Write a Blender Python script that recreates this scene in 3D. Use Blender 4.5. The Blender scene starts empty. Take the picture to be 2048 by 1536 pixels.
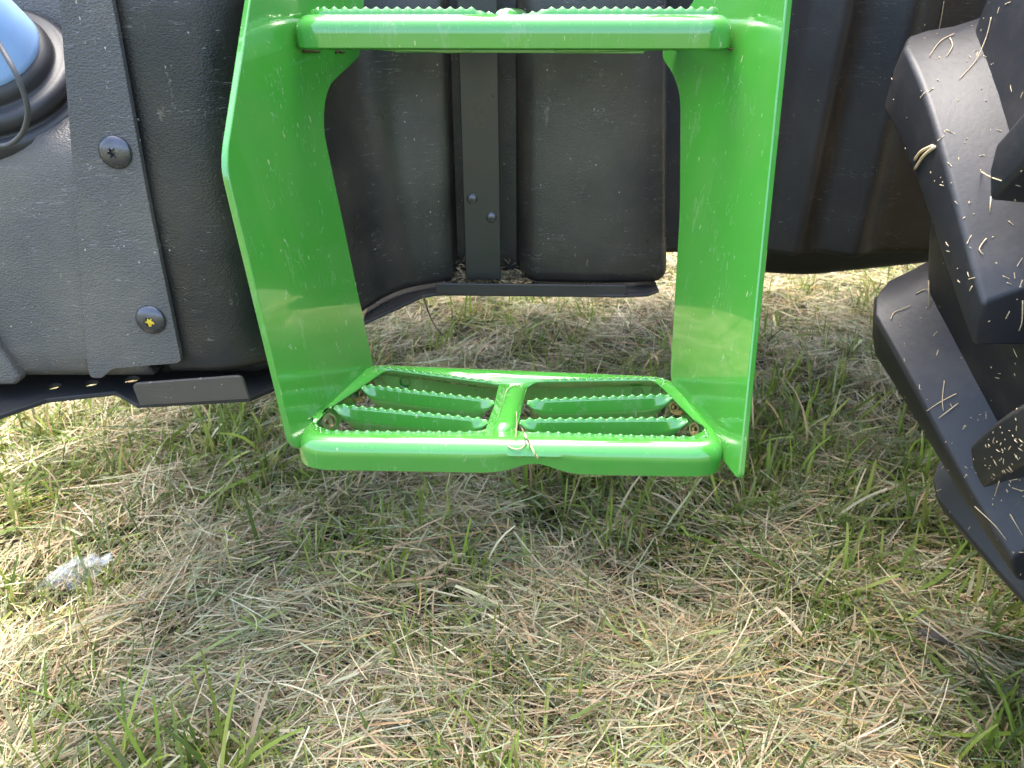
import bpy, bmesh, math, random
import numpy as np
from mathutils import Vector, Matrix

rng = np.random.default_rng(11)
random.seed(5)
R = math.radians

# ------------------------------------------------------------------ camera
PITCH = R(25.6); FPX = 1538.0; CAMH = 0.80
scn = bpy.context.scene
cd = bpy.data.cameras.new('camera'); cam = bpy.data.objects.new('camera', cd)
scn.collection.objects.link(cam)
cam.location = (0, 0, CAMH); cam.rotation_euler = (math.pi/2 - PITCH, 0, 0)
cd.sensor_fit = 'HORIZONTAL'; cd.sensor_width = 36.0; cd.lens = 36.0*FPX/2048
cd.clip_start = 0.02; cd.clip_end = 500
cd.dof.use_dof = True; cd.dof.focus_distance = 0.78; cd.dof.aperture_fstop = 13.0
scn.camera = cam

# ------------------------------------------------------------------ sky, sun, exposure
SUN_EL, SUN_AZ = R(70), R(-18)       # azimuth measured from +Y (behind the tractor) towards +X
w = bpy.data.worlds.new('World'); scn.world = w; w.use_nodes = True
nt = w.node_tree; nt.nodes.clear()
sky = nt.nodes.new('ShaderNodeTexSky'); sky.sky_type = 'NISHITA'; sky.sun_disc = False
sky.sun_elevation = SUN_EL; sky.sun_rotation = SUN_AZ
sky.air_density = 1.0; sky.dust_density = 4.0; sky.ozone_density = 1.0
bg = nt.nodes.new('ShaderNodeBackground'); bg.inputs['Strength'].default_value = 0.15
wo = nt.nodes.new('ShaderNodeOutputWorld')
nt.links.new(sky.outputs[0], bg.inputs['Color']); nt.links.new(bg.outputs[0], wo.inputs['Surface'])
sd = bpy.data.lights.new('sun', 'SUN'); sd.energy = 1.5; sd.angle = R(34); sd.color = (1, .965, .90)
sun = bpy.data.objects.new('sun', sd); scn.collection.objects.link(sun)
sdir = Vector((math.sin(SUN_AZ)*math.cos(SUN_EL), math.cos(SUN_AZ)*math.cos(SUN_EL), math.sin(SUN_EL)))
sun.rotation_euler = sdir.to_track_quat('Z', 'Y').to_euler(); sun.location = (0, 0, 6)
vs = scn.view_settings; vs.view_transform = 'Standard'; vs.look = 'None'; vs.exposure = 2.75; vs.gamma = 1.0
vs.use_curve_mapping = False
scn.cycles.use_denoising = True; scn.cycles.max_bounces = 5; scn.cycles.diffuse_bounces = 3; scn.cycles.glossy_bounces = 3; scn.cycles.transparent_max_bounces = 8

# ------------------------------------------------------------------ photograph pixel -> point in the place
cT, sT = math.cos(PITCH), math.sin(PITCH)
def ray(u, v):
    t = (v-768)/FPX
    return Vector(((u-1024)/FPX, cT - t*sT, -sT - t*cT))
CAM = Vector((0, 0, CAMH))
def aty(u, v, y): d = ray(u, v); return CAM + d*(y/d.y)
def atz(u, v, z): d = ray(u, v); return CAM + d*((z-CAMH)/d.z)
def atplane(u, v, p, n): d = ray(u, v); return CAM + d*((p-CAM).dot(n)/d.dot(n))

# ------------------------------------------------------------------ material helpers
def newmat(name):
    m = bpy.data.materials.new(name); m.use_nodes = True
    t = m.node_tree; return m, t, t.nodes['Principled BSDF']
def N(t, typ, **kw):
    n = t.nodes.new(typ)
    for k, v in kw.items():
        if k in n.inputs: n.inputs[k].default_value = v
        else: setattr(n, k, v)
    return n
def ramp(t, fac, stops):
    r = t.nodes.new('ShaderNodeValToRGB'); e = r.color_ramp.elements
    while len(e) < len(stops): e.new(0.5)
    for i, (p, c) in enumerate(stops):
        e[i].position = p; e[i].color = c if len(c) == 4 else (*c, 1)
    t.links.new(fac, r.inputs['Fac']); return r.outputs['Color']
def wpos(t, scale=(1, 1, 1)):
    g = N(t, 'ShaderNodeNewGeometry'); mp = N(t, 'ShaderNodeMapping'); mp.inputs['Scale'].default_value = scale
    t.links.new(g.outputs['Position'], mp.inputs['Vector']); return mp.outputs['Vector']
def noise(t, vec, scale, detail=3, rough=.55):
    n = N(t, 'ShaderNodeTexNoise', Scale=scale, Detail=detail, Roughness=rough)
    t.links.new(vec, n.inputs['Vector']); return n.outputs['Fac']
def voro(t, vec, scale, feature='F1'):
    n = N(t, 'ShaderNodeTexVoronoi', Scale=scale); n.feature = feature
    t.links.new(vec, n.inputs['Vector']); return n.outputs['Distance']
def mixc(t, fac, a, b):
    m = t.nodes.new('ShaderNodeMix'); m.data_type = 'RGBA'
    for s, x in ((0, fac), (6, a), (7, b)):
        if hasattr(x, 'is_linked') or hasattr(x, 'links'): t.links.new(x, m.inputs[s])
        else: m.inputs[s].default_value = x if s == 0 else (*x, 1)
    return m.outputs[2]
def math2(t, op, a, b):
    m = t.nodes.new('ShaderNodeMath'); m.operation = op
    for i, x in enumerate((a, b)):
        if isinstance(x, (int, float)): m.inputs[i].default_value = x
        else: t.links.new(x, m.inputs[i])
    return m.outputs[0]
def bump(t, b, h, strength, dist=.001):
    n = N(t, 'ShaderNodeBump', Strength=strength, Distance=dist); t.links.new(h, n.inputs['Height'])
    t.links.new(n.outputs['Normal'], b.inputs['Normal']); return n
def specks(t, scale, lo, stretch=(1, 1, 1), jitter=600):
    """small separate dirt marks: Voronoi cells, only some of them, with ragged edges"""
    v = wpos(t, stretch)
    vo = N(t, 'ShaderNodeTexVoronoi', Scale=scale); t.links.new(v, vo.inputs['Vector'])
    d = math2(t, 'ADD', vo.outputs['Distance'], math2(t, 'MULTIPLY', math2(t, 'SUBTRACT', noise(t, v, jitter, 2), .5), .5))
    sep = N(t, 'ShaderNodeSeparateColor'); t.links.new(vo.outputs['Color'], sep.inputs[0])
    lim = math2(t, 'MULTIPLY', math2(t, 'SUBTRACT', sep.outputs[0], lo), .9)
    return math2(t, 'LESS_THAN', d, lim)

def mat_green():
    m, t, b = newmat('green_paint')
    v = wpos(t)
    n1 = noise(t, v, 9, 4)
    col = mixc(t, n1, (.046, .250, .028), (.056, .285, .034))
    # chalky rub marks and dirt splashes
    sm = math2(t, 'MULTIPLY', math2(t, 'GREATER_THAN', noise(t, wpos(t, (1, 1, .3)), 26, 6, .7), .625), noise(t, v, 160, 3))
    col = mixc(t, math2(t, 'MULTIPLY', sm, .30), col, (.28, .38, .22))
    col = mixc(t, math2(t, 'MULTIPLY', specks(t, 150, .81, (1, 1, .35)), .75), col, (.36, .44, .22))
    col = mixc(t, math2(t, 'MULTIPLY', specks(t, 70, .90, (1, 1, .28)), .45), col, (.33, .36, .22))
    t.links.new(col, b.inputs['Base Color'])
    for rot, sc_ in ((R(25), (60, 1, 5)), (R(-50), (70, 1, 7))):
        g2 = N(t, 'ShaderNodeNewGeometry'); m2 = N(t, 'ShaderNodeMapping'); m2.inputs['Rotation'].default_value = (0, rot, 0); m2.inputs['Scale'].default_value = (sc_[0], sc_[0]*.5, sc_[2])
        t.links.new(g2.outputs['Position'], m2.inputs['Vector'])
        k = math2(t, 'LESS_THAN', math2(t, 'ABSOLUTE', math2(t, 'SUBTRACT', noise(t, m2.outputs['Vector'], 2.2, 2), .5), 0), .004)
        k = math2(t, 'MULTIPLY', k, math2(t, 'GREATER_THAN', noise(t, v, 21+sc_[2], 3), .57))
        col = mixc(t, math2(t, 'MULTIPLY', k, .5), col, (.26, .42, .22))
    film = ramp(t, noise(t, v, 11, 6, .65), [(.42, (0, 0, 0)), (.75, (1, 1, 1))])
    col = mixc(t, math2(t, 'MULTIPLY', film, .16), col, (.20, .26, .12))
    t.links.new(col, b.inputs['Base Color'])
    r = ramp(t, noise(t, v, 22, 5, .65), [(.3, (.10,)*3), (.75, (.30,)*3)])
    t.links.new(r, b.inputs['Roughness'])
    b.inputs['Coat Weight'].default_value = .9; b.inputs['Coat Roughness'].default_value = .035; b.inputs['Coat IOR'].default_value = 1.6
    bump(t, b, noise(t, v, 120, 2), .035, .001)
    return m

def mat_plastic(name, base=.035, grain=1.0, gscale=420, dustcol=(.25, .21, .15), dust=.5, rough=.5):
    m, t, b = newmat(name)
    v = wpos(t)
    col = mixc(t, noise(t, v, 7, 4), (base*.85, base*.86, base*.9), (base*1.25, base*1.2, base*1.15))
    haze = ramp(t, noise(t, v, 5, 6, .6), [(.36, (0, 0, 0)), (.68, (1, 1, 1))])
    col = mixc(t, math2(t, 'MULTIPLY', haze, .30*dust), col, dustcol)
    sc = math2(t, 'GREATER_THAN', noise(t, wpos(t, (1, 1, .55)), 38, 8, .75), .66)
    sc = math2(t, 'MULTIPLY', sc, noise(t, v, 420, 3, .7))
    col = mixc(t, math2(t, 'MULTIPLY', sc, .8*dust), col, dustcol)
    col = mixc(t, math2(t, 'MULTIPLY', specks(t, 190, .84, (1, 1, .7)), min(1, dust)), col, (.42, .38, .30))
    col = mixc(t, math2(t, 'MULTIPLY', specks(t, 60, .90, (1, 1, .30), 300), .45*min(1, dust)), col, (.30, .28, .25))
    # hairline scratches: thin bands of a stretched noise, broken up
    g2 = N(t, 'ShaderNodeNewGeometry'); m2 = N(t, 'ShaderNodeMapping'); m2.inputs['Rotation'].default_value = (0, R(38), 0); m2.inputs['Scale'].default_value = (6, 1, 55)
    t.links.new(g2.outputs['Position'], m2.inputs['Vector'])
    scn_ = math2(t, 'LESS_THAN', math2(t, 'ABSOLUTE', math2(t, 'SUBTRACT', noise(t, m2.outputs['Vector'], 3.2, 2), .5), 0), .0035)
    scn_ = math2(t, 'MULTIPLY', scn_, math2(t, 'GREATER_THAN', noise(t, v, 24, 3), .54))
    col = mixc(t, math2(t, 'MULTIPLY', scn_, .55*min(1, dust)), col, (.34, .33, .31))
    t.links.new(col, b.inputs['Base Color'])
    rr = ramp(t, noise(t, v, 18, 4), [(.3, (rough-.08,)*3), (.7, (rough+.1,)*3)])
    t.links.new(rr, b.inputs['Roughness'])
    if grain:
        gv = wpos(t, (1, 1, 1.5))
        h = math2(t, 'ADD', noise(t, gv, gscale, 2, .5), math2(t, 'MULTIPLY', voro(t, gv, gscale*.8, 'SMOOTH_F1'), .5))
        bump(t, b, h, .6*grain, .0026)
    return m

def mat_rubber():
    m, t, b = newmat('tyre_rubber')
    v = wpos(t)
    col = mixc(t, noise(t, v, 6, 5), (.012, .013, .016), (.026, .026, .029))
    col = mixc(t, math2(t, 'MULTIPLY', ramp(t, noise(t, v, 14, 7, .7), [(.5, (0, 0, 0)), (.8, (1, 1, 1))]), .35), col, (.12, .10, .08))
    col = mixc(t, math2(t, 'MULTIPLY', specks(t, 120, .87), .8), col, (.45, .36, .20))
    t.links.new(col, b.inputs['Base Color'])
    b.inputs['Roughness'].default_value = .47
    bump(t, b, noise(t, v, 120, 5, .7), .25, .001)
    return m

def mat_simple(name, c, rough=.5, metal=0, nscale=60, var=.25, bumps=.1):
    m, t, b = newmat(name)
    v = wpos(t)
    col = mixc(t, noise(t, v, nscale, 4), tuple(x*(1-var) for x in c), tuple(min(1, x*(1+var)) for x in c))
    t.links.new(col, b.inputs['Base Color'])
    b.inputs['Roughness'].default_value = rough; b.inputs['Metallic'].default_value = metal
    bump(t, b, noise(t, v, nscale*4, 3), bumps, .001)
    return m

def mat_blades(name, transl=.25, rough=.6):
    """thin plant matter; the colour of each blade is stored on it"""
    m, t, b = newmat(name)
    a = N(t, 'ShaderNodeAttribute', attribute_name='blade_colour')
    v = wpos(t)
    col = mixc(t, noise(t, v, 220, 2), (1, 1, 1), (.70, .68, .62))
    mm = t.nodes.new('ShaderNodeMix'); mm.data_type = 'RGBA'; mm.blend_type = 'MULTIPLY'; mm.inputs[0].default_value = .7
    t.links.new(a.outputs['Color'], mm.inputs[6]); t.links.new(col, mm.inputs[7])
    t.links.new(mm.outputs[2], b.inputs['Base Color']); b.inputs['Roughness'].default_value = rough
    b.inputs['Specular IOR Level'].default_value = .35
    tr = N(t, 'ShaderNodeBsdfTranslucent'); t.links.new(mm.outputs[2], tr.inputs['Color'])
    mx = N(t, 'ShaderNodeMixShader', Fac=transl)
    t.links.new(b.outputs[0], mx.inputs[1]); t.links.new(tr.outputs[0], mx.inputs[2])
    t.links.new(mx.outputs[0], t.nodes['Material Output'].inputs['Surface'])
    return m

def mat_ground():
    m, t, b = newmat('stubble_ground')
    v = wpos(t)
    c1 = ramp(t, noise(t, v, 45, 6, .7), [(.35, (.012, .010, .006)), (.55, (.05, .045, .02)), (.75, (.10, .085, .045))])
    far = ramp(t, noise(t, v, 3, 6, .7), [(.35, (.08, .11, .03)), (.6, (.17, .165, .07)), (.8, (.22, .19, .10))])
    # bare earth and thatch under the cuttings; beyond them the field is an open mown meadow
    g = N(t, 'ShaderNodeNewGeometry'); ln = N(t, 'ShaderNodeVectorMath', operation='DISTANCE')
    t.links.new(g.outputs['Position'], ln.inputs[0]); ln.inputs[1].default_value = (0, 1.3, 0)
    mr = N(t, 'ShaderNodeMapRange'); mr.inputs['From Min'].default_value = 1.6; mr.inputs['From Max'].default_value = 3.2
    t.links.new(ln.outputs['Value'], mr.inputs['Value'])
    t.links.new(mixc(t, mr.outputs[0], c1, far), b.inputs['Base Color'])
    b.inputs['Roughness'].default_value = .9
    bump(t, b, noise(t, v, 90, 6, .7), .8, .01)
    return m

M_GREEN = mat_green()
M_TANK = mat_plastic('black_tank_plastic', .014, .35, 520, dust=.7, rough=.35)
M_SKIRT = mat_plastic('black_grained_plastic', .066, .75, 520, dust=1.5, rough=.41)
M_GUARD = mat_plastic('dusty_black_plastic', .015, .3, 400, (.20, .17, .13), .45, .6)
M_STEEL = mat_plastic('black_painted_steel', .030, 0, dust=.25, rough=.30)
M_STRAP = mat_plastic('black_strap_steel', .020, 0, dust=.02, rough=.34)
M_LIP = mat_plastic('reflection_tinted_steel', .05, 0, dustcol=(.20, .165, .115), dust=1.3, rough=.36)  # brown haze colour stands in for ground reflected in the lip
M_RUBBER = mat_rubber()
M_COLLAR = mat_simple('black_rubber_collar', (.03, .03, .032), .5)
M_BOLT = mat_simple('dark_screw', (.10, .10, .11), .27, .7, 90, .3)
M_SOCKET = mat_simple('screw_socket', (.006, .006, .006), .6)
M_ZINC = mat_simple('yellow_zinc_steel', (.52, .44, .28), .28, 1, 200, .3)
M_YELLOW = mat_simple('yellow_paint_dab', (.62, .44, .03), .5)
M_BLUE = mat_simple('blue_cap_plastic', (.27, .43, .68), .32, 0, 40, .18, .04)
M_WIRE = mat_simple('grey_cord', (.06, .06, .06), .55)
M_RUST = mat_simple('rusty_weld', (.10, .045, .022), .8, 0, 300, .5, .6)
M_RIM = mat_simple('yellow_rim', (.60, .42, .03), .4)
M_UNDER = mat_simple('chassis_black', (.02, .02, .02), .6)
M_STRAW = mat_blades('dry_straw', .08)
M_GRASS = mat_blades('green_grass', .33, .5)
M_GROUND = mat_ground()
M_LEAF = mat_simple('dead_leaf', (.07, .05, .04), .7, 0, 120, .5, .5)
M_SEED = mat_simple('brown_seed', (.30, .14, .06), .5)

M_PALE = mat_simple('pale_straw', (.60, .47, .28), .6, 0, 300, .25, .2)
def mat_film():
    m, t, b = newmat('clear_plastic_film')
    b.inputs['Base Color'].default_value = (.80, .82, .84, 1); b.inputs['Roughness'].default_value = .18
    b.inputs['Alpha'].default_value = .42
    b.inputs['Specular IOR Level'].default_value = .8
    v = wpos(t); bump(t, b, noise(t, v, 60, 4, .6), .9, .006)
    a = ramp(t, noise(t, v, 42, 3, .6), [(.40, (.09,)*3), (.52, (.14,)*3), (.60, (.32,)*3), (.68, (.12,)*3)]); t.links.new(a, b.inputs['Alpha'])
    return m
M_FILM = mat_film()

# ------------------------------------------------------------------ object helpers
def link(name, me, mat=None, parent=None, smooth=True):
    o = bpy.data.objects.new(name, me); scn.collection.objects.link(o)
    if mat and not me.materials: me.materials.append(mat)
    if smooth: me.polygons.foreach_set('use_smooth', [True]*len(me.polygons))
    if parent is not None: setparent(o, parent)
    return o
def rootloc(p):
    l = Vector((0, 0, 0))
    while p is not None: l += p.location; p = p.parent
    return l
def setparent(o, p):
    o.parent = p; o.location = o.location - rootloc(p)
def fromdata(name, V, F, mat, parent=None, smooth=True):
    me = bpy.data.meshes.new(name); me.from_pydata([tuple(v) for v in V], [], F); me.update()
    return link(name, me, mat, parent, smooth)
def frombm(name, bm, mat, parent=None, smooth=True):
    bmesh.ops.recalc_face_normals(bm, faces=bm.faces)
    me = bpy.data.meshes.new(name); bm.to_mesh(me); bm.free()
    return link(name, me, mat, parent, smooth)
def bevel(o, wd=.0015, seg=2, ang=40):
    b = o.modifiers.new('bevel', 'BEVEL'); b.width = wd; b.segments = seg; b.limit_method = 'ANGLE'; b.angle_limit = R(ang)
    b.harden_normals = False
    return o
def solid(o, th, off=-1):
    s = o.modifiers.new('solid', 'SOLIDIFY'); s.thickness = th; s.offset = off; return o
def tag(o, label, cat=None, group=None, kind=None):
    if label: o['label'] = label
    if cat: o['category'] = cat
    if group: o['group'] = group
    if kind: o['kind'] = kind
    return o
def empty(name, loc, parent=None):
    o = bpy.data.objects.new(name, None); scn.collection.objects.link(o); o.location = loc
    o.empty_display_size = .1
    if parent is not None: setparent(o, parent)
    return o
def smooth_by_angle(o, ang=40):
    me = o.data
    bm = bmesh.new(); bm.from_mesh(me)
    for e in bm.edges:
        e.smooth = not (len(e.link_faces) == 2 and e.calc_face_angle(0) > R(ang))
    bm.to_mesh(me); bm.free(); return o
def rounded(pts, rad, n=6):
    """round the corners of a closed 2-D polygon"""
    out = []; L = len(pts)
    for i in range(L):
        p = Vector(pts[i]).to_2d(); a = Vector(pts[i-1]).to_2d(); c = Vector(pts[(i+1) % L]).to_2d()
        r = rad[i] if isinstance(rad, (list, tuple)) else rad
        da, dc = (a-p), (c-p)
        k = min(r, da.length*.48, dc.length*.48)
        if k < 1e-6: out.append(p); continue
        s, e = p+da.normalized()*k, p+dc.normalized()*k
        for j in range(n+1):
            q = j/n; out.append(s*(1-q)**2 + p*2*q*(1-q) + e*q*q)
    return out
def slab(name, poly, thick, mat, parent, holes=(), bev=.0012, seg=2):
    """polygon of 3-D points (planar) with holes, extruded by vector thick"""
    bm = bmesh.new(); edges = []
    for lp in [poly]+list(holes):
        vs_ = [bm.verts.new(p) for p in lp]
        edges += [bm.edges.new((vs_[i], vs_[(i+1) % len(vs_)])) for i in range(len(vs_))]
    if holes: bmesh.ops.triangle_fill(bm, edges=edges, use_beauty=True, use_dissolve=False)
    else: bm.faces.new(bm.verts)
    r = bmesh.ops.extrude_face_region(bm, geom=list(bm.faces))
    bmesh.ops.translate(bm, verts=[g for g in r['geom'] if isinstance(g, bmesh.types.BMVert)], vec=thick)
    o = frombm(name, bm, mat, parent, False)
    if bev: bevel(o, bev, seg, 50)
    return o
def tube(name, pts, rad, mat, parent=None, n=8, sub=6):
    P = catmull(pts, sub); V = []; F = []
    for i, p in enumerate(P):
        t = (P[min(i+1, len(P)-1)]-P[max(i-1, 0)]).normalized()
        a = t.cross(Vector((.3, .2, .93))).normalized(); b = t.cross(a)
        rr = rad if not isinstance(rad, (list, tuple)) else rad[0]+(rad[1]-rad[0])*i/(len(P)-1)
        for k in range(n): V.append(p+a*rr*math.cos(2*math.pi*k/n)+b*rr*math.sin(2*math.pi*k/n))
    for i in range(len(P)-1):
        for k in range(n): F.append((i*n+k, i*n+(k+1) % n, (i+1)*n+(k+1) % n, (i+1)*n+k))
    F.append(tuple(range(n))[::-1]); F.append(tuple(range((len(P)-1)*n, len(P)*n)))
    return fromdata(name, V, F, mat, parent)
def catmull(pts, sub):
    pts = [Vector(p) for p in pts]
    if len(pts) < 3 or sub < 2: return pts
    out = []
    for i in range(len(pts)-1):
        p0, p1, p2, p3 = pts[max(i-1, 0)], pts[i], pts[i+1], pts[min(i+2, len(pts)-1)]
        for j in range(sub):
            q = j/sub
            out.append(.5*((2*p1)+(p2-p0)*q+(2*p0-5*p1+4*p2-p3)*q*q+(3*p1-p0-3*p2+p3)*q**3))
    out.append(pts[-1]); return out
def lathe(name, prof, mat, parent, loc, axis, n=40):
    """prof: list of (radius, height) turned about axis"""
    V = []; F = []
    for r_, h_ in prof:
        for k in range(n): V.append((r_*math.cos(2*math.pi*k/n), r_*math.sin(2*math.pi*k/n), h_))
    for i in range(len(prof)-1):
        for k in range(n): F.append((i*n+k, i*n+(k+1) % n, (i+1)*n+(k+1) % n, (i+1)*n+k))
    o = fromdata(name, V, F, mat)
    o.location = loc; o.rotation_mode = 'QUATERNION'; o.rotation_quaternion = Vector(axis).to_track_quat('Z', 'Y')
    if parent is not None: setparent(o, parent)
    return o

# ================================================================== GROUND
def hf(x, y):
    return (.010*np.sin(3.1*x+1.3*y+.4)*np.cos(2.3*y-.9*x) + .008*np.sin(7.3*x-4.1*y+1.2) + .006*np.sin(9.1*y+5.2*x+.7)
            + .004*np.sin(17*x+3*y)*np.sin(13*y-4*x))
def field(x, y, s=1.0, ph=0.0):
    return (np.sin(2.1*s*x+1.7*s*y+ph)+np.sin(-3.3*s*x+2.6*s*y+1.9+ph*1.3)+np.sin(5.2*s*x+4.4*s*y+.6+ph*.7)*.7+np.sin(-7.7*s*x+8.9*s*y+2.2+ph)*.5)/3.2
fine = np.linspace(-2.4, 2.4, 121)
outer = np.array([3, 4, 6, 9, 14, 22, 35, 60, 110, 200.])
gx = np.concatenate([-outer[::-1], fine, outer]); gy = np.concatenate([-outer[::-1], fine+1.6, outer+1.6])
GX, GY = np.meshgrid(gx, gy, indexing='ij')
fall = np.clip(1-(np.hypot(GX, GY-1.6)-2.2)/1.5, 0, 1)
GZ = hf(GX, GY)*fall
V = np.stack([GX, GY, GZ], -1).reshape(-1, 3); nY = len(gy)
F = [(i*nY+j, (i+1)*nY+j, (i+1)*nY+j+1, i*nY+j+1) for i in range(len(gx)-1) for j in range(nY-1)]
tag(fromdata('ground', V, F, M_GROUND), 'mown meadow ground under loose hay', None, None, 'structure')

# ================================================================== TRACTOR
tractor = empty('tractor', (.25, 1.2, 0))
tag(tractor, 'tractor side with green step ladder, black tank panels and lugged rear wheel', 'tractor')

# ---- lower and upper step: pressed green sheet with serrated tread bars
ZL = .449
def plan(u, v): p = atz(u, v, ZL); return (p.x, p.y)
OUT = [plan(560, 884), plan(1483, 900), plan(1342, 751), plan(729, 726)]       # front-left, front-right, rear-right, rear-left
LOP = [plan(*p) for p in ((757, 748), (773, 738), (1002, 768), (1004, 774), (992, 802), (977, 846), (972, 860), (928, 864), (672, 862), (640, 855), (625, 841), (628, 830), (667, 809), (726, 770))]
ROP = [plan(*p) for p in ((1074, 762), (1306, 759), (1323, 772), (1342, 792), (1388, 838), (1411, 852), (1407, 862), (1383, 874), (1055, 864), (1027, 861), (1041, 817), (1050, 776))]
BARS = [((724, 771), (989, 802)), ((669, 811), (976, 841)), ((1054, 802), (1343, 791)), ((1039, 841), (1374, 838))]

def wavy_strip(name, path, up, down, parent, pitch=.0098, amp=.0011, endin=.20, th=.0026, lean=Vector((0, 0, 0)), flat=.05):
    """thin upright sheet along a 3-D path, scalloped top edge, rounded lower ends"""
    P = catmull(path, 8) if len(path) > 2 else [Vector(path[0]).lerp(Vector(path[1]), i/8) for i in range(9)]
    acc = [0]
    for a, b in zip(P, P[1:]): acc.append(acc[-1]+(b-a).length)
    L = acc[-1]; n = max(12, int(L/pitch*10)); V = []; F = []
    j = 0
    for i in range(n+1):
        s = L*i/n
        while j < len(P)-2 and acc[j+1] < s: j += 1
        p = P[j].lerp(P[j+1], (s-acc[j])/max(1e-9, acc[j+1]-acc[j]))
        q = i/n; e = min(q, 1-q)/flat
        rise = up*min(1, max(0, e))
        a = amp*min(1, e)*math.cos(2*math.pi*s/pitch)
        k = min(1, min(q, 1-q)/endin) if endin else 1
        k = math.sin(k*math.pi/2)
        t = p+Vector((0, 0, rise+a))
        V += [t, p+Vector((0, 0, rise-.004))+lean*.08, p+Vector((0, 0, -down*k*.5))+lean*.6, p+Vector((0, 0, -down*k-.0005))+lean]
    for i in range(n):
        for r_ in range(3): F.append((i*4+r_, i*4+r_+1, (i+1)*4+r_+1, (i+1)*4+r_))
    o = fromdata(name, V, F, M_GREEN, parent); solid(o, th, 0)
    return o

def build_step(name, off, h, lip, notch, rear_h):
    st = empty(name, (off.x+.0, off.y+.69, off.z+ZL), tractor)
    c = Vector((sum(p[0] for p in OUT)/4, sum(p[1] for p in OUT)/4))
    outl = rounded(OUT, [.046, .046, .028, .028], 12)
    n = len(outl); r = .0145
    # inward normals
    inn = []
    for i in range(n):
        t = (outl[(i+1) % n]-outl[i-1]); nv = Vector((-t.y, t.x)).normalized()
        if nv.dot(c-outl[i]) < 0: nv = -nv
        inn.append(nv)
    bm = bmesh.new(); rows = []
    prof = [(r, 0)]+[(r-r*math.sin(a), -r+r*math.cos(a)) for a in [math.pi/2*k/6 for k in range(1, 7)]]+[(0, -h*.6), (.0004, -h+.002), (.002, -h)]
    frontY = min(p.y for p in outl)
    for (ins, z) in prof:
        row = []
        for i, p in enumerate(outl):
            fr = 1-.66*min(1, max(0, (p.y-frontY-.03)/.09))
            q = p+inn[i]*ins*fr; zz = z*fr if -z <= r+1e-6 else z
            if notch and z < -r and p.y < frontY+.03:
                zz += notch*math.exp(-((p.x-.022)/.022)**2)*min(1, (-z-r)/(h-r))
            row.append(bm.verts.new((q.x+off.x, q.y+off.y, ZL+off.z+zz)))
        rows.append(row)
    # extra points on the long front edge would be too few for the notch: subdivide below
    for a, b in zip(rows, rows[1:]):
        for i in range(n): bm.faces.new((a[i], a[(i+1) % n], b[(i+1) % n], b[i]))
    edges = [bm.edges.get((rows[0][i], rows[0][(i+1) % n])) for i in range(n)]
    for op in (LOP, ROP):
        lp = rounded(op, .006, 3)
        vs_ = [bm.verts.new((p.x+off.x, p.y+off.y, ZL+off.z)) for p in lp]
        edges += [bm.edges.new((vs_[i], vs_[(i+1) % len(vs_)])) for i in range(len(vs_))]
    bmesh.ops.triangle_fill(bm, edges=edges, use_beauty=True, use_dissolve=False)
    if notch:   # cut the front skirt into columns and lift its lower edge in the middle
        fe = [e for e in bm.edges if abs(e.verts[0].co.x-e.verts[1].co.x) > .2 and max(v.co.y for v in e.verts) < frontY+off.y+.02 and max(v.co.z for v in e.verts) < ZL+off.z-.004]
        bmesh.ops.subdivide_edges(bm, edges=fe, cuts=60, use_grid_fill=True)
        for v_ in bm.verts:
            dz = ZL+off.z-v_.co.z
            if v_.co.y < frontY+off.y+.02 and dz > .012:
                g = math.exp(-((v_.co.x-.021)/.024)**2)
                v_.co.z += notch*g*(dz-.012)/(h-.012); v_.co.y += .0035*g
    o = frombm('frame', bm, M_GREEN, st); solid(o, .0028, -1); smooth_by_angle(o, 30)
    # tread bars
    for (a, b) in BARS:
        A = Vector((*plan(*a), ZL+.0))+off; B = Vector((*plan(*b), ZL))+off
        wavy_strip('tread_bar', [A, B], .0016, .024, st, lean=Vector((0, -.006, 0)))
    # serrated lips on the front and rear edges of each opening
    def lippath(ids, op, dy): return [Vector((op[i][0], op[i][1]+dy, ZL))+off for i in ids]
    wavy_strip('serrated_lip', lippath((10, 9, 8, 7, 6), LOP, -.0015), lip, .004, st, pitch=.0096, endin=0, flat=.08, lean=Vector((0, -.004, 0)))
    wavy_strip('serrated_lip', lippath((5, 6, 7, 8), ROP, -.0015)[::-1], lip, .004, st, pitch=.0096, endin=0, flat=.08, lean=Vector((0, -.004, 0)))
    wavy_strip('serrated_lip', lippath((0, 1, 2), LOP, .001), .0012, .009, st, pitch=.0096, endin=0, flat=.10, lean=Vector((0, .004, 0)))
    wavy_strip('serrated_lip', lippath((0, 1, 2), ROP, .001), .0012, .009, st, pitch=.0096, endin=0, flat=.10, lean=Vector((0, .004, 0)))
    slab('middle_bar', [Vector((*plan(u_, v_), ZL-.0012))+off for u_, v_ in ((1000, 758), (1058, 762), (1046, 800), (1030, 872), (966, 870), (988, 810))], Vector((0, 0, -.002)), M_GREEN, st, bev=0)
    # raised rib on the middle bar
    a = Vector((*plan(1033, 770), ZL-.004))+off; b = Vector((*plan(1003, 868), ZL-.004))+off
    V = []; F = []; k = 14
    for i in range(k+1):
        q = i/k; e = math.sin(math.pi*min(1, min(q, 1-q)/.10)/2)
        p = a.lerp(b, q)
        for j in range(9):
            th = math.pi*j/8
            V.append(p+Vector((-.0118*math.cos(th)*e, 0, .0095*math.sin(th)*e)))
    for i in range(k):
        for j in range(8): F.append((i*9+j, i*9+j+1, (i+1)*9+j+1, (i+1)*9+j))
    fromdata('rib', V, F, M_GREEN, st)
    # rear skirt with two bolt holes
    rl, rr = Vector(OUT[3]), Vector(OUT[2])
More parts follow.
